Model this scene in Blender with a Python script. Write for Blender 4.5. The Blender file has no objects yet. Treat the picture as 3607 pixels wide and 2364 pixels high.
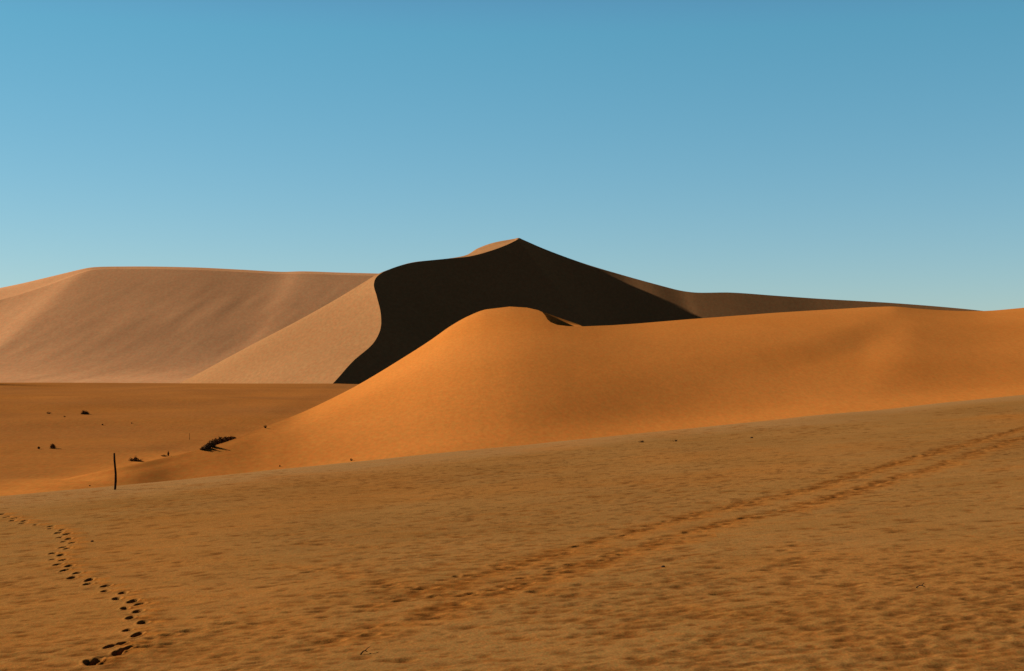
import bpy, math, random
import numpy as np
from mathutils import Vector
from mathutils.bvhtree import BVHTree

random.seed(7)
RNG = np.random.default_rng(11)
scene = bpy.context.scene
col = scene.collection

# ------------------------------------------------------------------ camera frame
EZ = 2.8                       # eye height above the near sand
FOC = 1422.0                   # focal length in pixels of the 1024 wide frame (50 mm on 36 mm)
K = 0.43025                    # survey units -> frame pixels
HOR = 383.0                    # eye level in the frame
PITCH = math.atan((HOR - 335.5) / FOC)
CP, SP = math.cos(PITCH), math.sin(PITCH)


def ray(U, V):
    dx = (np.asarray(U, float) * K - 512.0) / FOC
    dy = (335.5 - np.asarray(V, float) * K) / FOC
    return dx, CP - dy * SP, SP + dy * CP


def P(U, V, Y):
    """world point seen along survey direction (U, V) at northing Y"""
    rx, ry, rz = ray(U, V)
    k = np.asarray(Y, float) / ry
    return np.stack([rx * k, np.asarray(Y, float) + 0 * rx, EZ + rz * k], -1)


# ------------------------------------------------------------------ numeric helpers
def _slopes(t, y):
    h = np.diff(t)
    d = np.diff(y, axis=0) / h[:, None]
    m = np.empty_like(y)
    m[1:-1] = (d[:-1] * h[1:, None] + d[1:] * h[:-1, None]) / (h[1:] + h[:-1])[:, None]
    m[0], m[-1] = d[0], d[-1]
    return m


def spline(t, y, q):
    """C1 cubic through y (n, d) at knots t, sampled at q"""
    m = _slopes(t, y)
    i = np.clip(np.searchsorted(t, q, 'right') - 1, 0, len(t) - 2)
    h = (t[i + 1] - t[i])[:, None]
    s = ((q - t[i]) / h[:, 0])[:, None]
    return ((2 * s**3 - 3 * s**2 + 1) * y[i] + (s**3 - 2 * s**2 + s) * h * m[i]
            + (-2 * s**3 + 3 * s**2) * y[i + 1] + (s**3 - s**2) * h * m[i + 1])


def loft(rows, n_u, n_v, knots_w=None):
    """rows: list of (n, 3) station curves -> dense grid (n_v, n_u, 3)"""
    A = np.stack(rows)                               # r, n, 3
    ref = A[0] if knots_w is None else knots_w
    c = np.linalg.norm(np.diff(ref, axis=0), axis=1) ** 0.7
    t = np.concatenate([[0], np.cumsum(c)]); t /= t[-1]
    q = np.linspace(0, 1, n_u)
    B = np.stack([spline(t, r, q) for r in A])       # r, n_u, 3
    if len(rows) == 2:
        w = np.linspace(0, 1, n_v)[:, None, None]
        return B[0] * (1 - w) + B[1] * w
    cc = np.mean(np.linalg.norm(np.diff(B, axis=0), axis=2), axis=1) ** 0.7
    tv = np.concatenate([[0], np.cumsum(cc)]); tv /= tv[-1]
    qv = np.linspace(0, 1, n_v)
    flat = B.reshape(len(rows), -1)
    return spline(tv, flat, qv).reshape(n_v, n_u, 3)


def _hash(ix, iy, seed):
    n = (ix * 374761393 + iy * 668265263 + seed * 1442695041) & 0xFFFFFFFF
    n = ((n ^ (n >> 13)) * 1274126177) & 0xFFFFFFFF
    return ((n ^ (n >> 16)) & 0xFFFFFF) / float(0xFFFFFF)


def noise(x, y, seed=0):
    ix = np.floor(x).astype(np.int64); iy = np.floor(y).astype(np.int64)
    fx = x - ix; fy = y - iy
    fx = fx * fx * fx * (fx * (fx * 6 - 15) + 10); fy = fy * fy * fy * (fy * (fy * 6 - 15) + 10)
    a = _hash(ix, iy, seed); b = _hash(ix + 1, iy, seed)
    c = _hash(ix, iy + 1, seed); d = _hash(ix + 1, iy + 1, seed)
    return (a + (b - a) * fx) * (1 - fy) + (c + (d - c) * fx) * fy - 0.5


def fbm(x, y, seed=0, octv=4, gain=0.5):
    s = 0; a = 1.0
    for k in range(octv):
        s = s + a * noise(x * 2**k + 17.3 * k, y * 2**k - 9.1 * k, seed + k)
        a *= gain
    return s


def smooth(a, b, x):
    t = np.clip((x - a) / (b - a), 0, 1)
    return t * t * (3 - 2 * t)


# ------------------------------------------------------------------ mesh / tagging helpers
def mesh_from(name, verts, faces, mat, parent=None, smooth_shade=True, attrs=None):
    me = bpy.data.meshes.new(name)
    verts = np.asarray(verts, np.float32)
    faces = np.asarray(faces, np.int32)
    n = faces.shape[1]
    me.vertices.add(len(verts)); me.vertices.foreach_set('co', verts.ravel())
    me.loops.add(faces.size); me.loops.foreach_set('vertex_index', faces.ravel())
    me.polygons.add(len(faces))
    me.polygons.foreach_set('loop_start', np.arange(0, faces.size, n, dtype=np.int32))
    me.update(calc_edges=True)
    me.validate()
    me.polygons.foreach_set('use_smooth', np.full(len(me.polygons), smooth_shade))
    for k, v in (attrs or {}).items():
        a = me.attributes.new(k, 'FLOAT', 'POINT')
        a.data.foreach_set('value', np.asarray(v, np.float32).ravel())
    me.materials.append(mat)
    o = bpy.data.objects.new(name, me)
    col.objects.link(o)
    if parent:
        o.parent = parent
    return o


def grid_faces(nv, nu, off=0):
    i = np.arange(nv - 1)[:, None] * nu + np.arange(nu - 1)[None]
    i = i.ravel() + off
    return np.stack([i, i + 1, i + nu + 1, i + nu], 1)


def patches(name, grids, mat, attrs=None):
    vs, fs, off = [], [], 0
    for g in grids:
        nv, nu = g.shape[:2]
        f = grid_faces(nv, nu, off)
        # face upward
        a, b, c = g[0, 0], g[0, min(1, nu - 1)], g[min(1, nv - 1), 0]
        nz = np.cross(g[:-1, 1:] - g[:-1, :-1], g[1:, :-1] - g[:-1, :-1])[..., 2].sum()
        if nz < 0:
            f = f[:, ::-1]
        vs.append(g.reshape(-1, 3)); fs.append(f); off += nv * nu
    return mesh_from(name, np.concatenate(vs), np.concatenate(fs), mat, attrs=attrs)


def structure(o):
    o['kind'] = 'structure'
    return o


def tag(o, label, cat, group=None):
    o['label'] = label; o['category'] = cat
    if group:
        o['group'] = group
    return o


# ------------------------------------------------------------------ materials
def node_mat(name):
    m = bpy.data.materials.new(name); m.use_nodes = True
    nt = m.node_tree; nt.nodes.clear()
    out = nt.nodes.new('ShaderNodeOutputMaterial')
    b = nt.nodes.new('ShaderNodeBsdfPrincipled')
    b.inputs['Specular IOR Level'].default_value = 0.0
    b.inputs['Roughness'].default_value = 1.0
    nt.links.new(b.outputs[0], out.inputs[0])
    return m, nt, b


def N(nt, typ, **kw):
    n = nt.nodes.new(typ)
    for k, v in kw.items():
        setattr(n, k, v)
    return n


def mixc(nt, fac, a, b, blend='MIX'):
    n = nt.nodes.new('ShaderNodeMix'); n.data_type = 'RGBA'; n.blend_type = blend
    for sock, v in ((n.inputs[0], fac), (n.inputs[6], a), (n.inputs[7], b)):
        if hasattr(v, 'is_linked'):
            nt.links.new(v, sock)
        elif isinstance(v, (int, float)):
            sock.default_value = v
        else:
            sock.default_value = (*v, 1)
    return n.outputs[2]


def ramp(nt, val, lo, hi):
    n = nt.nodes.new('ShaderNodeMapRange')
    nt.links.new(val, n.inputs[0])
    n.inputs[1].default_value = lo; n.inputs[2].default_value = hi
    return n.outputs[0]


def tex(nt, scale, detail=4, rough=0.55, stretch=(1, 1, 1), rotz=0.0):
    tc = nt.nodes.new('ShaderNodeNewGeometry')
    mp = nt.nodes.new('ShaderNodeMapping'); mp.vector_type = 'POINT'
    mp.inputs['Scale'].default_value = stretch
    mp.inputs['Rotation'].default_value = (0, 0, rotz)
    nt.links.new(tc.outputs['Position'], mp.inputs['Vector'])
    n = nt.nodes.new('ShaderNodeTexNoise')
    n.inputs['Scale'].default_value = scale
    n.inputs['Detail'].default_value = detail
    n.inputs['Roughness'].default_value = rough
    nt.links.new(mp.outputs[0], n.inputs['Vector'])
    return n.outputs['Fac']


def sand_mat(name, ca, cb, big, grain, gamt=0.16, bump=0.0):
    """wind-blown sand: slow change between two sand colours, fine grain speckle"""
    m, nt, b = node_mat(name)
    f = ramp(nt, tex(nt, big, 4, 0.5), 0.32, 0.68)
    c = mixc(nt, f, ca, cb)
    g = ramp(nt, tex(nt, grain * 1.5, 3, 0.75, (1, 0.25, 1)), 0.3, 0.7)
    c = mixc(nt, 1.0, c, mixc(nt, g, (1 - gamt,) * 3, (1 + gamt,) * 3), 'MULTIPLY')
    h = ramp(nt, tex(nt, grain * 1.7, 2, 0.7, (1, 0.25, 1.3)), 0.36, 0.64)
    c = mixc(nt, 1.0, c, mixc(nt, h, (1.05, 0.955, 0.94), (0.95, 1.04, 1.05)), 'MULTIPLY')
    nt.links.new(c, b.inputs['Base Color'])
    if bump:
        bp = N(nt, 'ShaderNodeBump'); bp.inputs['Strength'].default_value = 1.0
        bp.inputs['Distance'].default_value = bump
        nt.links.new(tex(nt, grain * 0.4, 3, 0.6), bp.inputs['Height'])
        nt.links.new(bp.outputs[0], b.inputs['Normal'])
    return m


M_FAR = sand_mat('far_dune_sand', (0.330, 0.158, 0.071), (0.298, 0.139, 0.061), 0.01, 0.35, 0.11)
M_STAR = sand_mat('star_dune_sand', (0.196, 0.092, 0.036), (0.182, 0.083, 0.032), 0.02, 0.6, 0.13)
M_FRONT = sand_mat('orange_dune_sand', (0.308, 0.106, 0.0215), (0.290, 0.095, 0.0175), 0.03, 2.2, 0.11)
M_BASE = sand_mat('plain_sand', (0.1838, 0.0707, 0.0212), (0.1697, 0.0636, 0.0191), 0.01, 0.5)


def basin_mat():
    m, nt, b = node_mat('basin_sand')
    at = N(nt, 'ShaderNodeAttribute'); at.attribute_name = 'dune_sand'
    f = ramp(nt, tex(nt, 0.06, 4, 0.5), 0.32, 0.68)
    c = mixc(nt, f, (0.196, 0.070, 0.0150), (0.164, 0.061, 0.0155))
    c = mixc(nt, at.outputs['Fac'], c, (0.285, 0.098, 0.0195))
    g = ramp(nt, tex(nt, 4.5, 3, 0.75, (1, 0.25, 1)), 0.3, 0.7)
    c = mixc(nt, 1.0, c, mixc(nt, g, (0.86,) * 3, (1.14,) * 3), 'MULTIPLY')
    h = ramp(nt, tex(nt, 5.5, 2, 0.7, (1, 0.25, 1.3)), 0.36, 0.64)
    c = mixc(nt, 1.0, c, mixc(nt, h, (1.05, 0.955, 0.94), (0.95, 1.04, 1.05)), 'MULTIPLY')
    nt.links.new(c, b.inputs['Base Color'])
    return m


M_BASIN = basin_mat()


def foreground_mat():
    m, nt, b = node_mat('coarse_foreground_sand')
    at = N(nt, 'ShaderNodeAttribute'); at.attribute_name = 'fresh'
    pl = N(nt, 'ShaderNodeAttribute'); pl.attribute_name = 'pale'
    ru = N(nt, 'ShaderNodeAttribute'); ru.attribute_name = 'rust'
    dk = N(nt, 'ShaderNodeAttribute'); dk.attribute_name = 'grit'
    f = ramp(nt, tex(nt, 0.35, 4, 0.55, (1, 1, 1)), 0.3, 0.7)
    base = mixc(nt, f, (0.161, 0.0755, 0.0215), (0.143, 0.0655, 0.0172))
    base = mixc(nt, pl.outputs['Fac'], base, (0.1732, 0.0863, 0.0297))
    base = mixc(nt, at.outputs['Fac'], base, (0.205, 0.068, 0.0108))
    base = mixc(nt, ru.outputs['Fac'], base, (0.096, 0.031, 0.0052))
    # lag of dark heavy grains lying in the ripple troughs
    base = mixc(nt, dk.outputs['Fac'], base, (0.056, 0.0205, 0.0052))
    g1 = ramp(nt, tex(nt, 14.0, 3, 0.75, (1, 0.5, 1)), 0.28, 0.72)
    g2 = ramp(nt, tex(nt, 42.0, 2, 0.8), 0.3, 0.7)
    c = mixc(nt, 1.0, base, mixc(nt, g1, (0.86,) * 3, (1.14,) * 3), 'MULTIPLY')
    c = mixc(nt, 1.0, c, mixc(nt, g2, (0.80,) * 3, (1.2,) * 3), 'MULTIPLY')
    h = ramp(nt, tex(nt, 30.0, 3, 0.7, (1, 0.45, 1)), 0.36, 0.64)
    c = mixc(nt, 1.0, c, mixc(nt, h, (1.09, 0.94, 0.90), (0.92, 1.05, 1.06)), 'MULTIPLY')
    nt.links.new(c, b.inputs['Base Color'])
    bp = N(nt, 'ShaderNodeBump'); bp.inputs['Strength'].default_value = 0.6
    bp.inputs['Distance'].default_value = 0.01
    nt.links.new(tex(nt, 22.0, 3, 0.7), bp.inputs['Height'])
    nt.links.new(bp.outputs[0], b.inputs['Normal'])
    return m


M_FORE = foreground_mat()


def plain_mat(name, c, var=0.3, scale=20):
    m, nt, b = node_mat(name)
    f = tex(nt, scale, 3, 0.6)
    lo = tuple(x * (1 - var) for x in c); hi = tuple(x * (1 + var) for x in c)
    nt.links.new(mixc(nt, ramp(nt, f, 0.3, 0.7), lo, hi), b.inputs['Base Color'])
    b.inputs['Roughness'].default_value = 0.9
    return m


M_TWIG = plain_mat('dry_twig', (0.0389, 0.0198, 0.0099))
M_LEAF = plain_mat('dry_shrub_leaf', (0.085, 0.040, 0.016), 0.4, 3)
M_REDLEAF = plain_mat('rusty_dry_leaf', (0.09, 0.032, 0.012), 0.4, 3)
M_WOOD = plain_mat('weathered_dark_wood', (0.0247, 0.0141, 0.0085), 0.4, 8)
M_STONE = plain_mat('dark_stone', (0.0353, 0.0212, 0.0141), 0.3, 30)

# ------------------------------------------------------------------ 1. ground sheet to the horizon
R = 30000.0
n = 60
ax = np.concatenate([-np.geomspace(R, 200, n), np.linspace(-150, 150, 13), np.geomspace(200, R, n)])
gx, gy = np.meshgrid(ax, ax)
gz = EZ - 13.0 + 2.0 * noise(gx / 400, gy / 400, 3) * (np.hypot(gx, gy) > 700)
structure(patches('ground', [np.stack([gx, gy, gz], -1)], M_BASE))

# ------------------------------------------------------------------ 2. far pale dune on the left
X = lambda lst: P(*np.array(lst, float).T)
crest = [(-900, 800, 880), (-500, 775, 940), (-250, 742, 990), (0, 697, 1052), (60, 680, 1065), (120, 660, 1080),
         (190, 634, 1100), (212, 628, 1106), (300, 625, 1110), (450, 627, 1115), (560, 632, 1118), (660, 637, 1120),
         (700, 636, 1120), (800, 639, 1122), (880, 641, 1124), (1100, 650, 1130), (1400, 700, 1140), (1800, 850, 1150)]
C = X(crest)
nst = len(crest)
U0 = np.array(crest)[:, 0]
def step(p, dz, q):
    o = p.copy(); o[:, 2] -= dz; o[:, 1] -= dz / q
    return o


ht = C[:, 2] - 0.5
mid = step(C, ht * 0.45, 0.35)
low = step(mid, ht * 0.42, 0.30)
toe = step(low, ht * 0.13, 0.11)
toe2 = step(toe, 9.0 + 0 * ht, 0.05)
G = loft([C, mid, low, toe, toe2], 420, 170)
# broad down-slope flutes: they run obliquely down to the left
uu = np.linspace(0, 1, 420)[None] ; tt = np.linspace(0, 1, 170)[:, None]
along = (G[..., 0] * 0.985 - G[..., 1] * 0.17) / 30.0
across = (G[..., 0] * 0.17 + G[..., 1] * 0.985) / 120.0
amp = smooth(0.0, 0.18, tt) * (1 - smooth(0.55, 0.8, tt))
G[..., 2] += amp * (0.52 * fbm(along, across, 41, 3, 0.45) + 0.20 * fbm(along * 2.6, across * 1.5, 47, 2))
bsil = [(-900, 790, 1090), (-500, 748, 1110), (-250, 718, 1130), (0, 671, 1150), (60, 659, 1150), (120, 646, 1148),
        (190, 632, 1140), (212, 628.5, 1140)]
Bs = np.array(bsil + [(u, v + 1.5, y + 40) for u, v, y in crest[8:]])
bs = P(*Bs.T)
bk = bs + np.array([-40, 260, 0]); bk[:, 2] = -12
G2 = loft([C, bs, bk], 420, 60)
structure(patches('far_dune', [G, G2], M_FAR))

# ------------------------------------------------------------------ 3. star dune with the shaded slip face
SC = [(735, 930, 370), (775, 890, 385), (820, 840, 410), (868, 797, 435), (884, 765, 452), (885, 730, 470),
      (876, 690, 492), (869, 660, 510), (877, 642, 522), (905, 626, 535), (960, 610, 550), (1030, 602, 560),
      (1090, 596, 568), (1140, 583, 578), (1180, 568, 588), (1198, 559.3, 592.5), (1204, 556.5, 594), (1212, 560, 595.5), (1260, 580.5, 600), (1350, 612, 600),
      (1440, 638, 596), (1520, 660, 590), (1580, 675, 586.5), (1612, 679.5, 585), (1700, 680, 585), (1800, 687, 584),
      (1900, 694, 583), (2100, 706, 579), (2280, 722, 572), (2450, 745, 560)]
C = X(SC)
# slip-face direction (degrees from straight at the viewer, + = towards the right) and slope per station
phi = [66, 66, 66, 66, 66, 64, 58, 50, 44, 38, 34, 32, 31, 30, 29, 29, 29, 29, 28, 17, 9, 7, 6, 4] + [3] * 6
slp = [30, 30, 31, 32, 33, 33, 33, 33, 33, 33, 34, 34.5, 35, 35, 35, 35, 35, 35, 36, 36, 35.3, 35.1, 35.1, 35.1] + [34.9] * 6
assert len(phi) == len(slp) == len(SC)
ph = np.radians(phi); sl = np.tan(np.radians(slp))
zb = EZ - 6.0
drop = np.maximum(C[:, 2] - zb, 0.6)
dirv = np.stack([np.sin(ph), -np.cos(ph), 0 * ph], 1)


def down(fr, ease=1.0):
    p = C + dirv * (fr * drop / sl)[:, None] * ease
    p[:, 2] = C[:, 2] - fr * drop
    return p


base = C + dirv * (drop / sl * 1.10)[:, None]; base[:, 2] = C[:, 2] - drop
skirt = base + dirv * 60; skirt[:, 2] = zb - 5
face = loft([C, down(0.3), down(0.6), down(0.85), base, skirt], 700, 120)
# lit windward flank on the left of the winding crest (and the back of the dune)
ridge = [(400, 918, 498), (450, 890, 505), (505, 857, 510), (575, 815, 516), (640, 777, 520), (700, 743, 525),
         (770, 702, 530), (820, 673, 533), (868, 646, 537), (905, 630, 560), (960, 614, 585), (1030, 607, 605),
         (1078, 598, 622), (1108, 580, 628), (1150, 566.5, 622), (1192, 559.8, 616), (1203, 558, 613), (1213, 562, 615), (1262, 583, 630), (1352, 616, 640),
         (1442, 643, 640), (1522, 665, 640), (1582, 680, 640), (1614, 684, 640), (1702, 685, 640), (1802, 692, 640),
         (1902, 699, 640), (2102, 711, 640), (2282, 727, 640), (2452, 750, 640)]
Rg = X(ridge)
far = Rg + np.array([-45.0, 120.0, 0]); far[:, 2] = zb - 4
far[9:] += np.array([0, 90.0, 0])
# a slight convexity between crest and ridge
m1 = (C + Rg) / 2
m1[:9, 2] += 0.5
flank = loft([C, m1, Rg, (Rg + far) / 2 + np.array([0, 0, 2.0]), far], 700, 120)
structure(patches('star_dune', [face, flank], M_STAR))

# ------------------------------------------------------------------ 4. near orange dune
ZS = 0.86
FC = [(-400, 1330, 60), (-250, 1215, 63), (0, 1142, 68), (130, 1117, 71.2), (270, 1087, 75), (400, 1060, 82), (500, 1035, 89.5),
      (620, 991, 106), (740, 941, 130), (840, 890, 147), (920, 842, 158), (1000, 791, 168), (1050, 756, 174),
      (1090, 734, 178), (1130, 719, 181), (1185, 712, 183), (1225, 713.5, 183), (1260, 718, 182), (1300, 727, 180),
      (1355, 737, 178), (1420, 744, 178), (1480, 746.5, 179), (1600, 741, 184), (1800, 727, 195),
      (1950, 718, 204), (2040, 713, 208), (2080, 712.5, 209), (2130, 717, 210), (2200, 721.5, 213), (2290, 722.5, 218), (2360, 717, 222), (2500, 703, 228),
      (2700, 690, 230), (3000, 700, 228)]
CUT = np.array([(1130, 719), (1185, 712.5), (1225, 715), (1250, 720.5), (1260, 725), (1267, 733), (1272, 742), (1280, 749), (1295, 755), (1320, 758),
                (1355, 758.5), (1420, 756), (1480, 752), (1600, 742), (1800, 727)], float)
FA = np.array(FC)
C = P(*FA.T)
U = FA[:, 0]
vb = np.interp(U, [-400, 0, 400, 800, 1200, 1600, 2000, 2360, 3000], [1190, 1148, 1116, 1080, 1040, 1000, 955, 917, 850])
yb = np.interp(U, [-400, 0, 1200, 2360, 3000], [46, 50, 72, 100, 118])
toe = P(U, np.maximum(vb + 42, FA[:, 1] + 25), np.minimum(yb + 12, FA[:, 2] - 10))
toe2 = P(U, np.maximum(vb + 110, FA[:, 1] + 90), np.minimum(yb + 6, FA[:, 2] - 15))
ud = np.linspace(U[0], U[-1], 1700)
kern = np.exp(-0.5 * (np.linspace(-300, 300, 301) / 95.0)**2); kern /= kern.sum()
sm = lambda q: np.interp(U, ud, np.convolve(np.pad(np.interp(ud, U, q), 150, mode='edge'), kern, 'valid'))
wl = smooth(350, 850, U)
CS = P(U, FA[:, 1] * (1 - wl) + sm(FA[:, 1]) * wl, FA[:, 2] * (1 - wl) + sm(FA[:, 2]) * wl)
row = []
for fr, bulge in ((0.10, 0.015), (0.3, 0.03), (0.55, 0.0), (0.8, -0.03)):
    y = C[:, 1] * (1 - fr) + toe[:, 1] * fr
    cs = C * max(0, 1 - fr / 0.3) + CS * min(1, fr / 0.3)
    p = cs * (1 - fr) + toe * fr
    p[:, 2] += bulge * (CS[:, 2] - toe[:, 2])
    row.append(p)
nu, nv = 1500, 240
G = loft([C] + row + [toe, toe2], nu, nv)


def UV(p):
    d = p - np.array([0, 0, EZ])
    w = d[..., 1] * CP + d[..., 2] * SP
    v = -d[..., 1] * SP + d[..., 2] * CP
    return (512 + FOC * d[..., 0] / w) / K, (335.5 - FOC * v / w) / K


gu, gv = UV(G)


def fold(pts, width, depth, recover, u0, u1):
    """a soft step in the dune surface below the line pts (survey units)"""
    pts = np.array(pts, float)
    line = spline(pts[:, 0], pts[:, 1:], np.clip(gu, pts[0, 0], pts[-1, 0]).ravel()).reshape(gu.shape)
    d = gv - line
    h = -depth * smooth(-width, width, d) * (1 - smooth(width, recover, d))
    return h * smooth(u0, u0 + 480, gu) * (1 - smooth(u1 - 140, u1, gu))


tcol = np.linspace(0, 1, nv)[:, None]
G[..., 2] += fold([(1250, 905), (1500, 872), (1700, 848), (1850, 822), (1980, 785), (2100, 742)], 34, 0.30, 150, 1240, 2130)
G[..., 2] += fold([(1950, 790), (2100, 762), (2360, 738), (2600, 715)], 26, 0.15, 110, 1980, 2900)
G[..., 2] += fold([(1000, 985), (1300, 955), (1700, 905), (2100, 868), (2500, 835)], 40, 0.22, 130, 1000, 2700)
fade = smooth(0.02, 0.2, tcol)
G[..., 2] += fade * (0.28 * fbm(G[..., 0] / 45 + 0.6 * G[..., 1] / 45, G[..., 1] / 60, 77, 3, 0.4))
G[..., 2] += fade * 0.015 * fbm(G[..., 0] / 3.0, G[..., 1] / 9.0, 78, 3, 0.5)
# the sharp crest: trim each column of the face where the crest line runs
gu, gv = UV(G)
for j in range(nu):
    u_ = gu[0, j]
    if not (1130 < u_ < 1800):
        continue
    c_ = float(np.interp(u_, CUT[:, 0], CUT[:, 1]))
    i_ = int(np.argmax(gv[:, j] > c_))
    if i_ == 0:
        continue
    f_ = i_ - 1 + (c_ - gv[i_ - 1, j]) / (gv[i_, j] - gv[i_ - 1, j])
    q = np.linspace(f_, nv - 1, nv)
    k0 = np.clip(q.astype(int), 0, nv - 2)
    w_ = (q - k0)[:, None]
    G[:, j] = G[k0, j] * (1 - w_) + G[k0 + 1, j] * w_
T = G[0]
tu, tv_ = UV(T)
# lee flank of the rounded summit, seen beyond the crest where the crest drops towards the viewer
sil = T + np.array([-2.0, 12.0, -0.9])
wgt = smooth(1238, 1262, tu) * smooth(1366, 1352, tu)
SL = P(tu, np.interp(tu, [1225, 1250, 1265, 1300, 1355, 1400], [716, 720.5, 726.5, 739, 757.5, 759]), 195 + 0 * tu)
sil = sil * (1 - wgt)[:, None] + SL * wgt[:, None]
back = T + np.array([-8.0, 60.0, 0]); back[:, 2] = np.minimum(T[:, 2] - 9, EZ - 3)
back2 = back + np.array([-10.0, 60, 0]); back2[:, 2] = EZ - 14
hb = P(tu, tv_ - 0.25, np.maximum(T[:, 1] + 1.0, 182.5))
hb = (T * 0.5 + sil * 0.5) * (1 - wgt)[:, None] + hb * wgt[:, None]
dip = (T + hb) / 2
dip[:, 2] -= 0.12 * wgt
wv = np.linspace(0, 1, 24)[:, None, None]
G2 = np.concatenate([T * (1 - wv) + dip * wv, (dip * (1 - wv) + hb * wv)[1:], (hb * (1 - wv) + sil * wv)[1:], (sil * (1 - wv) + back * wv)[1:], (back * (1 - wv) + back2 * wv)[1:]])
structure(patches('front_dune', [G, G2], M_FRONT))
FRONT_G = G

# ------------------------------------------------------------------ 5. basin floor behind the foreground on the left
bu = np.array([-700, -400, -150, 0, 200, 450, 700, 1000, 1300], float)
rim_v = np.array([896, 893, 891, 890, 890.5, 892, 892.5, 892, 892], float)
rows = [P(bu, 925 + 0 * bu, 330 + 0 * bu), P(bu, rim_v + 3, 262 + 0 * bu), P(bu, rim_v, np.interp(bu, [-700, 0, 200, 450], [219, 219, 229, 238])), P(bu, rim_v + 14, np.interp(bu, [-700, 0, 200, 450], [212, 212, 212, 200])),
        P(bu, 935 + 0 * bu, 160 + 0 * bu), P(bu, 975 + 0 * bu, 126 + 0 * bu), P(bu, 1035 + 0 * bu, 97 + 0 * bu),
        P(bu, 1100 + 0 * bu, 75 + 0 * bu), P(bu, 1165 + 0 * bu, 58 + 0 * bu), P(bu, 1260 + 0 * bu, 44 + 0 * bu)]
G = loft(rows, 420, 320)
x, y = G[..., 0], G[..., 1]
near = smooth(250, 180, y)
G[..., 2] += smooth(96, 132, y) * near * (1.5 * fbm(x / 34 + y / 80, y / 26, 91, 3, 0.45)) + smooth(150, 90, y) * 0.12 * fbm(x / 16 - y / 30, y / 4.0, 95, 3, 0.5)
G[..., 2] += 0.02 * fbm(x / 1.5, y / 1.2, 99, 2)
bU, bV = UV(G)
over = bV - np.interp(bU, FA[:, 0], FA[:, 1])
G[..., 2] -= (0.12 * smooth(-40, 0, over) + 0.9 * smooth(0, 90, over)) * smooth(40, 420, bU)
structure(patches('basin', [G], M_BASIN, attrs={'dune_sand': smooth(-34, 12, over + 14 * fbm(G[..., 0] / 12, G[..., 1] / 5, 101, 2)) * smooth(700, 300, bU)}))
BASIN_G = G

# ------------------------------------------------------------------ 6. foreground slope
PA, PB, PC = EZ - 2.83, 0.054, 0.0044
SQ = math.sqrt(1 + 0.94**2)


def brow_d(x, y):
    return (y - 60.0 - 0.94 * x) / SQ


def fore_z(x, y):
    d = brow_d(x, y) + 2.0
    fall = np.where(d < 5, 0.02 * np.maximum(d, 0)**2, 0.5 + 0.2 * (d - 5))
    fall = np.minimum(fall, 4.0)
    return PA + PB * x + PC * y - fall + 0.10 * noise(x / 11, y / 9, 5) + 0.05 * noise(x / 4.1, y / 5.3, 6)


ys = [-3.0]
while ys[-1] < 150:
    yy = ys[-1]
    st = 0.12 if yy < 11.5 else max(0.026, 0.42 * yy * yy / (2.9 * FOC))
    if yy > 100:
        st = 1.5
    ys.append(yy + st)
ys = np.array(ys)
nu = 1180
ss = np.linspace(-1, 1, nu)
hw = 0.415 * np.maximum(ys, 0) + 3.2
FX = ss[None] * hw[:, None]
FY = np.repeat(ys[:, None], nu, 1)
FZ = fore_z(FX, FY)
fresh = np.zeros_like(FX)
grit = np.zeros_like(FX)
rust = np.zeros_like(FX)


def hit_plane(U, V):
    """where the sight line meets the foreground slope"""
    rx, ry, rz = ray(U, V)
    lo, hi = 4.0, 140.0
    t = 6.0
    prev = t
    while t < 150:
        xx, y_, z_ = rx / ry * t, t, EZ + rz / ry * t
        if z_ < float(fore_z(np.array(xx), np.array(y_))):
            a, b_ = prev, t
            for _ in range(30):
                c_ = (a + b_) / 2
                if EZ + rz / ry * c_ < float(fore_z(np.array(rx / ry * c_), np.array(c_))):
                    b_ = c_
                else:
                    a = c_
            return rx / ry * a, a
        prev = t
        t *= 1.01
    return None


def window(cx, cy, r):
    i0 = np.searchsorted(ys, cy - r); i1 = np.searchsorted(ys, cy + r)
    if i1 - i0 < 1:
        return None
    w = hw[i0:i1].min()
    j0 = int(np.clip((min((cx - r) / hw[i0:i1].min(), (cx - r) / hw[i0:i1].max()) + 1) / 2 * (nu - 1), 0, nu - 1))
    j1 = int(np.clip((max((cx + r) / hw[i0:i1].min(), (cx + r) / hw[i0:i1].max()) + 1) / 2 * (nu - 1) + 1, 0, nu))
    if j1 - j0 < 1:
        return None
    return slice(i0, i1), slice(j0, j1)


def dent(cx, cy, ln, wd, ang, depth, rim=0.25, orange=0.0, gr=0.0, sharp=False, red=0.0):
    """press an oval hollow, ln x wd metres, long axis at ang from +x"""
    r = max(ln, wd) * 2.2
    w = window(cx, cy, r)
    if w is None:
        return
    dx = FX[w] - cx; dy = FY[w] - cy
    ca, sa = math.cos(ang), math.sin(ang)
    a = (dx * ca + dy * sa) / (ln / 2); b = (-dx * sa + dy * ca) / (wd / 2)
    q = np.sqrt(a * a + b * b)
    if sharp:
        h = -depth * smooth(1.05, 0.7, q) + depth * rim * np.exp(-((q - 1.3) / 0.22)**2)
    else:
        h = -depth * np.exp(-q * q * 1.3) + depth * rim * np.exp(-((q - 1.45) / 0.3)**2)
    FZ[w] += h
    if gr:
        grit[w] = np.maximum(grit[w], gr * np.exp(-q * q * 1.5))
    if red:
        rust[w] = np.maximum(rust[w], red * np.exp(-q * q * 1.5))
    if orange:
        # sand flicked out and slumped towards the right of the hollow
        qq = np.sqrt(((dx - wd * 0.9) / (wd * 1.2))**2 + (dy / (ln * 0.55))**2) if sharp else q * 0.8
        fresh[w] = np.maximum(fresh[w], orange * np.exp(-qq * qq))


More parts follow.
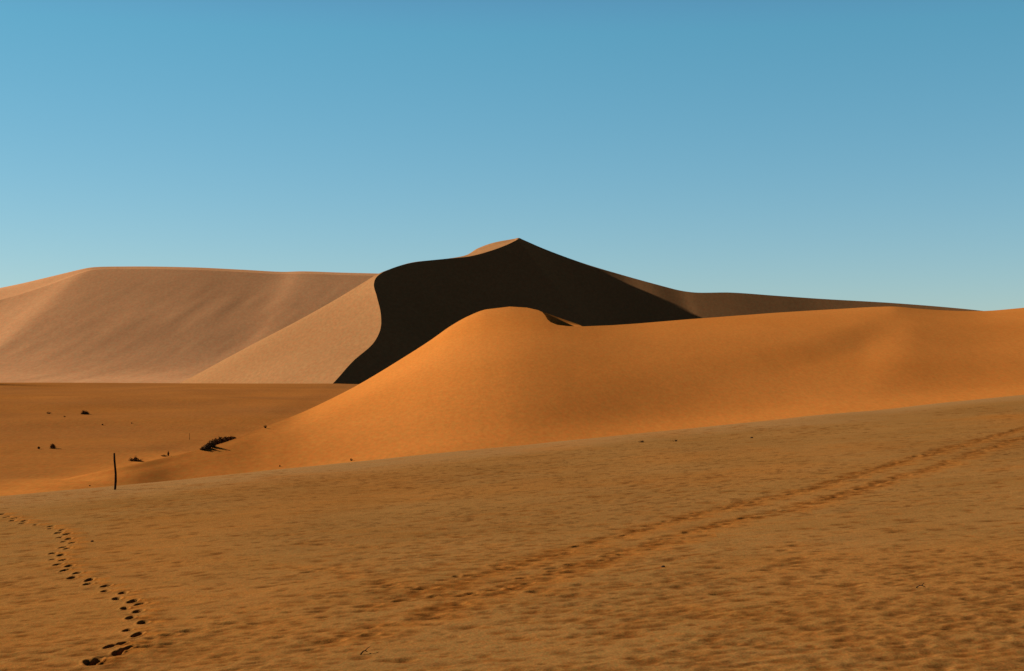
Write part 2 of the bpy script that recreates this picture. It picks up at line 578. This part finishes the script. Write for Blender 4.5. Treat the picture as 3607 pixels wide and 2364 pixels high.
# wind ripples, crests running slightly away to the right
RA = math.atan(0.36)
ca, sa = math.cos(RA), math.sin(RA)
al = FX * ca + FY * sa
ac = -FX * sa + FY * ca
warp = 0.35 * fbm(al / 2.2, ac / 1.6, 21, 3) + 0.10 * fbm(al / 0.5, ac / 0.5, 23, 2)
nearw = smooth(60, 22, FY)
r1 = fbm(al / 0.50, (ac + warp) / 0.30, 31, 3, 0.55)
r2 = fbm(al / 0.60, (ac + warp) / 0.11, 35, 2, 0.5)
patchy = 0.45 + 0.55 * smooth(-0.25, 0.3, fbm(FX / 5.5, FY / 8.0, 55, 3))
FZ += nearw * patchy * (0.0085 * r1) + smooth(34, 16, FY) * 0.006 * r2
FZ += smooth(100, 40, FY) * 0.02 * fbm(al / 2.4, ac / 0.9, 37, 2)
t1 = smooth(0.20, 0.46, -fbm(al / 0.22, (ac + warp) / 0.17, 61, 3, 0.55))
t2 = smooth(0.15, 0.5, -fbm(al / 1.7, (ac + warp) / 0.8, 63, 3, 0.5))
grit += 0.52 * t1 * patchy * smooth(95, 35, FY) + 0.08 * t2
grit += 0.10 * smooth(-0.1, 0.4, fbm(FX / 9, FY / 14, 66, 3))
# orange sand showing through where the coarse lag is thin
gU, gV = UV(np.stack([FX, FY, FZ], -1))
bd = brow_d(FX, FY)
fresh += 0.25 * smooth(0.0, 0.45, fbm(FX / 6, FY / 9, 71, 3)) + 0.16 * smooth(0.0, 0.4, fbm(al / 1.1, ac / 0.4, 73, 2))
band = smooth(-34, -22, bd) * smooth(-7, -14, bd) * smooth(2, 14, FX)
fresh += 0.45 * band * smooth(-0.25, 0.2, fbm(FX / 14, FY / 12, 75, 2))

pale = smooth(-9, -2.5, bd + 3 * fbm(FX / 7, FY / 7, 79, 2))

# scattered half-filled hollows
cnt = 0
while cnt < 7500:
    yv = 11.0 * (75.0 / 11.0) ** RNG.random()
    xv = (RNG.random() * 2 - 1) * (0.40 * yv + 1)
    dens = 0.25 + 1.1 * float(smooth(-0.05, 0.35, fbm(np.array(xv / 4.5), np.array(yv / 7.0), 83, 3)))
    if brow_d(xv, yv) > -1 or RNG.random() > dens:
        continue
    L = 0.10 + 0.14 * RNG.random()**1.5
    L *= (1 + yv / 60)
    big = RNG.random() < 0.07
    dent(xv, yv, L * (1.3 if big else 1), L * (0.65 + 0.35 * RNG.random()), RA + RNG.normal(0, 0.22),
         (0.013 if big else 0.003 + 0.006 * RNG.random()), 0.12, orange=0.35 if RNG.random() < 0.25 else 0, gr=0.5 if big else 0.1 + 0.35 * RNG.random(), red=0.7 if big else 0.15 + 0.6 * RNG.random())
    cnt += 1

# old trampled lines: two long parallel trails climbing to the right edge and shorter ones
def trail(pts, step, spread, depth, orange, gr, keep=1.0, size=0.19, rut=0.0):
    w = [hit_plane(u, v) for u, v in pts]
    w = np.array([q for q in w if q is not None])
    seg = np.linalg.norm(np.diff(w, axis=0), axis=1)
    t = np.concatenate([[0], np.cumsum(seg)])
    if rut:
        # the trodden furrow itself: shallow, patchy, redder than the coarse lag around it
        for k_, (cx, cy) in enumerate(spline(t, w, np.arange(0, t[-1], 0.09))):
            f_ = 0.38 + 0.95 * float(smooth(-0.22, 0.32, fbm(np.array(k_ * 0.16), np.array(depth * 100), 131, 3)))
            cx += RNG.normal(0, 0.10); cy += 0.45 * float(noise(np.array(k_ * 0.13), np.array(7.3), 134)) + RNG.normal(0, 0.20)
            w_ = window(cx, cy, 0.5)
            if w_ is None:
                continue
            qx = (FX[w_] - cx) / 0.13; qy = (FY[w_] - cy) / 0.11
            e = np.exp(-(qx * qx + qy * qy))
            FZ[w_] -= 0.0035 * f_ * e
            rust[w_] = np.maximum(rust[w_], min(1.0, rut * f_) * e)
    q = np.arange(0, t[-1], step)
    c = spline(t, w, q)
    for cx, cy in c:
        if RNG.random() > keep:
            continue
        ox, oy = RNG.normal(0, spread, 2)
        L = size * (0.7 + 0.7 * RNG.random())
        dent(cx + ox, cy + oy, L * 1.15, L * 0.8, RA + RNG.normal(0, 0.3), 0.60 * depth * (0.3 + 0.75 * RNG.random()), 0.2,
             orange=orange * RNG.random(), gr=min(1.0, gr * (0.2 + 0.8 * RNG.random())), red=min(1.0, gr * (0.5 + RNG.random())))
        if RNG.random() < 0.75:      # pale orange spill beside the hollow
            w_ = window(cx, cy, 0.6)
            if w_ is not None:
                qx = (FX[w_] - cx - ox - 0.12) / 0.34; qy = (FY[w_] - cy - oy + 0.05) / 0.42
                fresh[w_] = np.maximum(fresh[w_], orange * 0.9 * np.exp(-(qx * qx + qy * qy)))


trail([(2420, 982), (2360, 1001), (2280, 1022), (2200, 1043), (2080, 1078), (1960, 1110), (1850, 1146), (1720, 1172), (1600, 1200),
       (1480, 1232), (1330, 1276), (1200, 1312), (1080, 1348), (980, 1375), (880, 1402)], 0.15, 0.14, 0.05, 0.62, 0.7, 0.9, rut=0.9)
trail([(2420, 1005), (2360, 1022), (2280, 1048), (2180, 1083), (2060, 1118), (1950, 1150), (1830, 1185), (1720, 1207), (1620, 1232),
       (1500, 1275), (1390, 1305), (1290, 1330), (1180, 1362), (1080, 1395), (960, 1440), (860, 1466), (760, 1487)], 0.15, 0.15, 0.05, 0.62, 0.75, 0.9, rut=0.95)
trail([(2360, 1085), (2250, 1096), (2100, 1104)], 0.5, 0.08, 0.03, 0.4, 0.5, 0.8)
trail([(700, 1322), (800, 1345), (900, 1358), (1000, 1374), (1250, 1372), (1330, 1395)], 0.30, 0.12, 0.045, 0.5, 0.7, 0.8)
trail([(1560, 1408), (1640, 1430), (1740, 1452), (1880, 1475), (2020, 1484), (2120, 1500), (2260, 1535)], 0.34, 0.13, 0.032, 0.45, 0.75, 0.85)
trail([(1800, 1260), (1850, 1300), (1880, 1330), (1990, 1355), (2080, 1360)], 0.4, 0.16, 0.04, 0.4, 0.6, 0.8)
trail([(330, 1135), (480, 1125), (650, 1100), (850, 1088), (1000, 1076)], 0.5, 0.35, 0.03, 0.2, 0.5, 0.8)
trail([(540, 1448), (590, 1446), (640, 1442)], 0.3, 0.05, 0.06, 0.3, 0.9)
trail([(360, 1482), (420, 1473), (470, 1462)], 0.22, 0.04, 0.06, 0.5, 0.9)
trail([(190, 1545), (300, 1512), (400, 1490)], 0.3, 0.08, 0.05, 0.5, 0.8)
trail([(180, 1185), (300, 1180), (380, 1172), (420, 1160)], 0.4, 0.25, 0.03, 0.3, 0.5, 0.8)
trail([(650, 1235), (720, 1260), (800, 1275), (880, 1300)], 0.35, 0.25, 0.035, 0.3, 0.55, 0.8)

# the fresh winding line of footprints on the left
prints = [(5, 268), (25, 259), (60, 285), (132, 293), (108, 315), (208, 318), (195, 337), (300, 350), (425, 362), (425, 382),
          (520, 393), (488, 417), (560, 427), (497, 455), (572, 467), (533, 491), (603, 502), (523, 537), (562, 550),
          (441, 589), (510, 604), (437, 638), (525, 648), (483, 683), (578, 697), (540, 732), (643, 751), (600, 787),
          (742, 805), (732, 840), (882, 857), (873, 899), (1020, 916), (970, 967), (1102, 987), (1165, 1010), (1037, 1041),
          (1147, 1070), (1082, 1126), (1188, 1160), (1058, 1223), (1140, 1263), (1012, 1340), (975, 1410), (1040, 1388), (925, 1360), (750, 1490), (800, 1478)]
for k, (cx, cy) in enumerate(prints):
    Up, Vp = cx / 2.349 * 2380 / 3607, (1700 + cy / 2.349) * 2380 / 3607
    w = hit_plane(Up, Vp)
    if w is None:
        continue
    sc = 1.0 + 0.012 * max(0, w[1] - 16)
    dent(w[0], w[1], 0.27 * sc * (0.85 + 0.35 * RNG.random()), 0.122 * sc * (0.9 + 0.25 * RNG.random()),
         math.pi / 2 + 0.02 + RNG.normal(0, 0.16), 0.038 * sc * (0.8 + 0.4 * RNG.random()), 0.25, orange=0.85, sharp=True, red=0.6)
    # scuffed sand alongside
    w_ = window(w[0] + 0.25, w[1], 0.7)
    if w_ is not None:
        qx = (FX[w_] - w[0] - 0.20) / 0.20; qy = (FY[w_] - w[1]) / 0.26
        e = np.exp(-(qx * qx + qy * qy))
        fresh[w_] = np.maximum(fresh[w_], 0.75 * e)
        FZ[w_] += 0.012 * e
grit *= 1 - 0.45 * np.clip(fresh - 0.4, 0, 1)
FG = np.stack([FX, FY, FZ], -1)
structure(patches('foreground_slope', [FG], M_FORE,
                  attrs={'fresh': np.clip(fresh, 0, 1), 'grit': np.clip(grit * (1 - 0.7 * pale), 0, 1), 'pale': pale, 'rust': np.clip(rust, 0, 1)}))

# ------------------------------------------------------------------ surfaces for setting things down
def bvh(G, step=1):
    g = G[::step, ::step]
    nv_, nu_ = g.shape[:2]
    return BVHTree.FromPolygons([tuple(p) for p in g.reshape(-1, 3)], [tuple(f) for f in grid_faces(nv_, nu_)])


TREES = [bvh(BASIN_G), bvh(FRONT_G), bvh(FG, 3)]


def sight(U, V, trees=TREES):
    rx, ry, rz = ray(U, V)
    d = Vector((float(rx), float(ry), float(rz))).normalized()
    best = None
    for t in trees:
        h = t.ray_cast(Vector((0, 0, EZ)), d)
        if h[0] is not None and (best is None or h[3] < best[1]):
            best = (h[0], h[3])
    return best[0] if best else None


def ground_z(x, y):
    z = None
    for t in TREES:
        h = t.ray_cast(Vector((x, y, 60)), Vector((0, 0, -1)))
        if h[0] is not None and (z is None or h[0].z > z):
            z = h[0].z
    return z


# ------------------------------------------------------------------ vegetation
def tube(vs, fs, pts, r0, r1, sides=5):
    """tapered tube along pts appended to vs / fs"""
    off = len(vs)
    n_ = len(pts)
    for i, p in enumerate(pts):
        a = Vector(pts[max(i - 1, 0)]); b_ = Vector(pts[min(i + 1, n_ - 1)])
        t = (b_ - a).normalized()
        u = t.orthogonal().normalized(); v = t.cross(u)
        r = r0 + (r1 - r0) * i / (n_ - 1)
        for s in range(sides):
            an = 2 * math.pi * s / sides
            vs.append(tuple(Vector(p) + (u * math.cos(an) + v * math.sin(an)) * r))
    for i in range(n_ - 1):
        for s in range(sides):
            s2 = (s + 1) % sides
            fs.append((off + i * sides + s, off + i * sides + s2, off + (i + 1) * sides + s2, off + (i + 1) * sides + s))


def shrub_parts(clumps, rnd, twig_r=0.012, leaf=0.07, leaves=500, stems=40, up=0.9):
    """clumps: (x, y, z, half width, half depth, height) -> stem mesh data, leaf mesh data"""
    sv, sf, lv, lf = [], [], [], []
    for (cx, cy, cz, wx, wy, h) in clumps:
        tips = []
        for _ in range(stems):
            a = rnd.uniform(0, 2 * math.pi); rr = rnd.random()**0.5
            tip = Vector((cx + math.cos(a) * rr * wx, cy + math.sin(a) * rr * wy,
                          cz + h * (1 - rr * rr * up) * rnd.uniform(0.75, 1.12)))
            root = Vector((cx + math.cos(a) * rr * wx * 0.35, cy + math.sin(a) * rr * wy * 0.35, cz - 0.08))
            mid_p = (root + tip) / 2 + Vector((rnd.gauss(0, .05), rnd.gauss(0, .05), h * 0.12))
            q1 = root * 0.4 + mid_p * 0.6
            tube(sv, sf, [root, q1, mid_p * .5 + tip * .5 + Vector((rnd.gauss(0, .03), rnd.gauss(0, .03), 0)), tip], twig_r, twig_r * 0.35, 4)
            tips.append((root, mid_p, tip))
        for _ in range(leaves):
            r_, m_, t_ = rnd.choice(tips)
            k = rnd.random()**0.7
            p = r_ * (1 - k)**2 + m_ * 2 * k * (1 - k) + t_ * k * k
            p += Vector((rnd.gauss(0, .04), rnd.gauss(0, .04), rnd.gauss(0, .03)))
            d = Vector((rnd.gauss(0, 1), rnd.gauss(0, 1), rnd.gauss(0.4, .7))).normalized() * leaf * rnd.uniform(.6, 1.5)
            s = d.orthogonal().normalized() * leaf * 0.32
            o_ = len(lv)
            lv += [tuple(p), tuple(p + d * .5 + s), tuple(p + d), tuple(p + d * .5 - s)]
            lf.append((o_, o_ + 1, o_ + 2, o_ + 3))
    return (sv, sf), (lv, lf)


def shrub(name, label, cat, U, V, clumps, seed, leaves=500, stems=40, leaf=0.07, twig_r=0.012, leafmat=None, group=None, up=0.9, clumps_follow=True):
    """a shrub rooted where the sight line (U, V) meets the sand; clumps are offsets in metres"""
    rnd = random.Random(seed)
    p = sight(U, V)
    root = bpy.data.objects.new(name, None); col.objects.link(root)
    root.location = p; root.empty_display_size = 0.3
    tag(root, label, cat, group)
    cl = []
    for (dx, dy, wx, wy, h) in clumps:
        gz_ = ground_z(p.x + dx, p.y + dy) - p.z if clumps_follow else 0
        cl.append((dx, dy, gz_, wx, wy, h))
    lv, lf = [], []
    for c_ in cl:
        (sv, sf), (v_, f_) = shrub_parts([c_], rnd, twig_r, leaf, leaves, stems, up)
        mesh_from('stems', sv, sf, M_TWIG, root)
        lf += [tuple(i + len(lv) for i in q) for q in f_]
        lv += v_
    if lf:
        mesh_from('foliage', lv, lf, leafmat or M_LEAF, root, smooth_shade=False)
    return root


def tuft(name, label, U, V, w, h, seed, nst=16, group=None, cat='dry tuft'):
    """a few dead stalks: one mesh, too small in the photograph to show parts"""
    rnd = random.Random(seed)
    w, h = w * 0.72, h * 0.72
    p = sight(U, V)
    vs, fs = [], []
    for _ in range(nst):
        a = rnd.uniform(0, 2 * math.pi); rr = rnd.uniform(.2, 1)
        tip = Vector((math.cos(a) * rr * w / 2, math.sin(a) * rr * w / 2, h * (1.05 - 0.6 * rr) * rnd.uniform(.7, 1.1)))
        b0 = Vector((tip.x * .2, tip.y * .2, -0.05))
        tube(vs, fs, [b0, b0 * .5 + tip * .5 + Vector((0, 0, h * .15)), tip], max(0.014, h * .045), max(0.007, h * .02), 4)
    o = mesh_from(name, vs, fs, M_TWIG)
    o.location = p
    return tag(o, label, cat, group)


# the long shrub bank on the toe ridge of the near dune
p0 = sight(508, 1034)
m = p0.y / FOC * K                                   # metres per survey unit at the bank
bank = []
for u, v, wx, h in ((473, 1045, 5, 5), (481, 1042.5, 7, 10), (491, 1038, 9, 16), (502, 1034, 11, 18), (513, 1030, 12, 17), (524, 1026, 11, 13.5), (534, 1022.5, 9, 9), (542, 1020.5, 7, 5.5)):
    q = sight(u, v)
    bank.append((q.x - p0.x, q.y - p0.y, wx * m, 0.5, h * m * 0.9))
shrub('shrub', 'long low dark shrub bank sloping up along the orange dune ridge', 'shrub', 508, 1034, bank,
      5, leaves=620, stems=46, leaf=0.085, twig_r=0.013)
shrub('shrub', 'dark rounded shrub standing alone high on the basin floor', 'shrub', 197, 963,
      [(-0.12, 0, .24, .24, .38), (0.14, 0.05, .26, .24, .30)], 8, leaves=900, stems=60, leaf=0.05, twig_r=0.011)
shrub('shrub', 'small upright dark shrub beside a tinier one on the lower basin floor', 'shrub', 122, 1042.5,
      [(0, 0, .13, .13, .30), (0.05, -.03, .12, .12, .20)], 9, leaves=520, stems=36, leaf=0.05, twig_r=0.009, leafmat=M_REDLEAF, up=0.6)
shrub('dead_shrub', 'ragged dead shrub with spreading twigs to the right of the wooden post', 'shrub', 314, 1072,
      [(0.05, 0, .15, .14, .28), (-0.17, 0, .22, .15, .19), (0.26, 0.0, .22, .15, .11)], 10, leaves=110, stems=42, leaf=0.06, twig_r=0.012, leafmat=M_REDLEAF, up=0.5)
tuft('dry_tuft', 'low dry tuft between the ragged dead shrub and a taller tuft', 381, 1060.5, .62, .17, 41, 26)
tuft('dry_tuft', 'taller dry tuft between the low dry tuft and the long shrub bank', 391, 1059.5, .26, .46, 42, 22)
tuft('dry_tuft', 'tiny dry tuft just left of the small upright shrub', 90, 1043.5, .34, .26, 21, 26)
tuft('dry_tuft', 'flat dry tuft left of the rounded shrub high on the basin floor', 113, 961.5, .75, .28, 22, 26)
tuft('dry_tuft', 'faint tuft below and between the two highest basin plants', 150, 969.5, .42, .2, 23, 12)
tuft('dry_tuft', 'tiny tuft out on bare basin sand right of and below the rounded shrub', 238, 988, .3, .2, 24, 14)
tuft('dry_tuft', 'tiny speck of a tuft highest on the bare sand above the wooden post', 306, 984.5, .25, .18, 25, 12)
tuft('dry_tuft', 'small tuft on the dune ridge up and right of the long shrub bank', 617, 995, .5, .38, 26, 20)
tuft('dry_tuft', 'red brown tuft on the brow under the middle of the orange dune', 816, 1071, .32, .26, 27, 16)
tuft('dry_tuft', 'small tuft on the brow between the post and the brow middle', 650, 1084.5, .22, .16, 28, 12)
tuft('dry_tuft', 'tiny tuft on orange sand left of the foot of the wooden post', 209, 1130, .16, .10, 29, 10)
tuft('dry_tuft', 'tiny tuft on bare orange sand below the long shrub bank', 494, 1044, .22, .16, 30, 10)

# ------------------------------------------------------------------ posts
def post(name, label, pts, r, mat, U, V, sides=9, jitter=0.06):
    rnd = random.Random(3)
    p = sight(U, V)
    vs, fs = [], []
    tube(vs, fs, pts, r * 1.08, r * 0.82, sides)
    vs = [(x_ + rnd.gauss(0, r * jitter), y_ + rnd.gauss(0, r * jitter), z_) for x_, y_, z_ in vs]
    top = len(vs) - sides
    vs.append((pts[-1][0] + r * .1, pts[-1][1], pts[-1][2] + r * .35))
    for s in range(sides):
        fs.append((top + s, top + (s + 1) % sides, len(vs) - 1, len(vs) - 1))
    me = bpy.data.meshes.new(name)
    me.from_pydata([tuple(v) for v in vs], [], [tuple(dict.fromkeys(f)) for f in fs])
    me.materials.append(mat)
    for q in me.polygons:
        q.use_smooth = True
    o = bpy.data.objects.new(name, me); col.objects.link(o)
    o.location = p
    return tag(o, label, 'post')


p = sight(267.5, 1138)
mm = p.y / FOC * K
H = 84 * mm
post('wooden_post', 'dark crooked wooden post standing alone at the foreground brow',
     [(0.0, 0, -0.25), (0.0, 0, 0), (1.2 * mm, 0, H * .25), (1.0 * mm, 0, H * .45), (-0.6 * mm, 0, H * .62), (-2.0 * mm, 0, H * .82), (-2.8 * mm, 0, H)],
     2.7 * mm, M_WOOD, 267.5, 1138)
p = sight(440.5, 1022)
mm = p.y / FOC * K
post('thin_stake', 'thin far stake standing upright in bare sand left of the long shrub bank',
     [(0, 0, -0.2), (0, 0, 0), (0.2 * mm, 0, 7 * mm), (-0.3 * mm, 0, 15 * mm)], 0.55 * mm, M_TWIG, 440.5, 1022, 6)

# ------------------------------------------------------------------ stones and twigs lying on the foreground
def stone(label, U, V, size, seed):
    rnd = random.Random(seed)
    p = sight(U, V)
    import bmesh
    bm = bmesh.new()
    bmesh.ops.create_icosphere(bm, subdivisions=2, radius=size)
    for v in bm.verts:
        k = 1 + rnd.gauss(0, .12)
        v.co = Vector((v.co.x * 1.25 * k, v.co.y * k, v.co.z * .75 * k))
    me = bpy.data.meshes.new('stone'); bm.to_mesh(me); bm.free()
    me.materials.append(M_STONE)
    o = bpy.data.objects.new('stone', me); col.objects.link(o)
    o.location = p + Vector((0, 0, size * .35))
    return tag(o, label, 'stone')


stone('dark pebble on the slope above the start of the double trail, right of the middle', 1747, 1018, .042, 1)
stone('dark pebble right of the upper bend of the footprint line', 214, 1259, .026, 2)
stone('dark pebble in the rippled sand below the middle of the double trail', 1541, 1318, .022, 4)
tuft('dry_tuft', 'dark flat tuft on the slope just under the brow right of the middle', 1492, 1028, .45, .12, 31, 16)
tuft('dry_tuft', 'small dark tuft under the brow beside the flat dark tuft', 1570, 1026, .35, .10, 32, 12)


def twig(label, U, V, ln, ang, seed, r=0.008):
    rnd = random.Random(seed)
    p = sight(U, V)
    vs, fs = [], []
    d = Vector((math.cos(ang), math.sin(ang), 0.1)) * ln
    tube(vs, fs, [d * -.5 + Vector((0, 0, .008)), d * -.15 + Vector((0, .01, .03)), d * .2 + Vector((0, 0, .03)), d * .5 + Vector((0, 0, .012))], r, r * .5, 5)
    tube(vs, fs, [d * .1 + Vector((0, 0, .03)), d * .25 + Vector((.02, .05, .05)), d * .35 + Vector((.03, .1, .05))], r * .6, r * .3, 4)
    o = mesh_from('twig', vs, fs, M_TWIG)
    o.location = p
    return tag(o, label, 'twig')


twig('short dark twig lying on the sand in the lower right corner', 2140, 1367, .11, -.5, 1)
twig('short forked twig on the sand at the bottom right of the middle', 846, 1520, .10, .9, 2)

# ------------------------------------------------------------------ light, sky, camera
SUN_EL, SUN_A = math.radians(23.2), math.radians(25)
sd = Vector((-math.cos(SUN_EL) * math.cos(SUN_A), math.cos(SUN_EL) * math.sin(SUN_A), math.sin(SUN_EL)))
L = bpy.data.lights.new('sun', 'SUN'); L.energy = 5.0; L.angle = math.radians(0.53); L.color = (1.0, 0.93, 0.82)
lo = bpy.data.objects.new('sun', L); col.objects.link(lo)
lo.rotation_euler = (-sd).to_track_quat('-Z', 'Y').to_euler()
lo.location = (0, 0, 200)

w = bpy.data.worlds.new('World'); scene.world = w; w.use_nodes = True
nt = w.node_tree; nt.nodes.clear()
out = nt.nodes.new('ShaderNodeOutputWorld'); bg = nt.nodes.new('ShaderNodeBackground')
sky = nt.nodes.new('ShaderNodeTexSky'); sky.sky_type = 'NISHITA'; sky.sun_disc = False
sky.sun_elevation = SUN_EL
sky.sun_rotation = math.atan2(sd.x, sd.y)
sky.altitude = 800; sky.air_density = 1.0; sky.dust_density = 0.25; sky.ozone_density = 1.0
tcw = nt.nodes.new('ShaderNodeTexCoord'); sx = nt.nodes.new('ShaderNodeSeparateXYZ')
nt.links.new(tcw.outputs['Generated'], sx.inputs[0])
lowz = ramp(nt, sx.outputs[2], 0.0, 0.24)
hue = mixc(nt, lowz, (0.565, 0.595, 0.695), (0.385, 0.795, 0.80))
tint = mixc(nt, 1.0, sky.outputs[0], hue, 'MULTIPLY')
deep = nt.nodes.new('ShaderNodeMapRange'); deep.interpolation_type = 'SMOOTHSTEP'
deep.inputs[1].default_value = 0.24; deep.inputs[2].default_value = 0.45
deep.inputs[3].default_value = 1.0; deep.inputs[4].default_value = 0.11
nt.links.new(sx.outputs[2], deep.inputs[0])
vm = nt.nodes.new('ShaderNodeVectorMath'); vm.operation = 'SCALE'     # sky darkened overhead to cut its fill on shaded slopes
violet = nt.nodes.new('ShaderNodeMapRange'); violet.inputs[1].default_value = 0.24; violet.inputs[2].default_value = 0.4
nt.links.new(sx.outputs[2], violet.inputs[0])
tint = mixc(nt, 1.0, tint, mixc(nt, violet.outputs[0], (1, 1, 1), (1.1, 0.66, 1.0)), 'MULTIPLY')  # green lowered overhead so shaded sand does not turn olive
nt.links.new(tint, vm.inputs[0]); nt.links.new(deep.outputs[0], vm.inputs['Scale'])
even = nt.nodes.new('ShaderNodeMapRange')                             # evens the sky left to right: dimmed towards the sun side
even.inputs[1].default_value = -0.36; even.inputs[2].default_value = 0.36
even.inputs[3].default_value = 0.86; even.inputs[4].default_value = 1.10
nt.links.new(sx.outputs[0], even.inputs[0])
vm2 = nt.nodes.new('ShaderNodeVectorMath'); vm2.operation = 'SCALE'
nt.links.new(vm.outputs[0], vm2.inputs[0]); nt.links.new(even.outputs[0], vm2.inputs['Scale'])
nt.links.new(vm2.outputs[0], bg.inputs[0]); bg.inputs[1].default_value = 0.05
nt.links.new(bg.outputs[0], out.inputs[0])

cam = bpy.data.cameras.new('camera'); cam.sensor_width = 36.0; cam.lens = FOC / 1024 * 36.0
cam.clip_start = 0.1; cam.clip_end = 100000
co = bpy.data.objects.new('camera', cam); col.objects.link(co)
co.location = (0, 0, EZ); co.rotation_euler = (math.pi / 2 + PITCH, 0, 0)
scene.camera = co
vs_ = scene.view_settings
vs_.view_transform = 'Standard'; vs_.look = 'None'; vs_.gamma = 1.0; vs_.use_curve_mapping = False
vs_.exposure = 1.43
scene.cycles.diffuse_bounces = 1
scene.cycles.max_bounces = 4
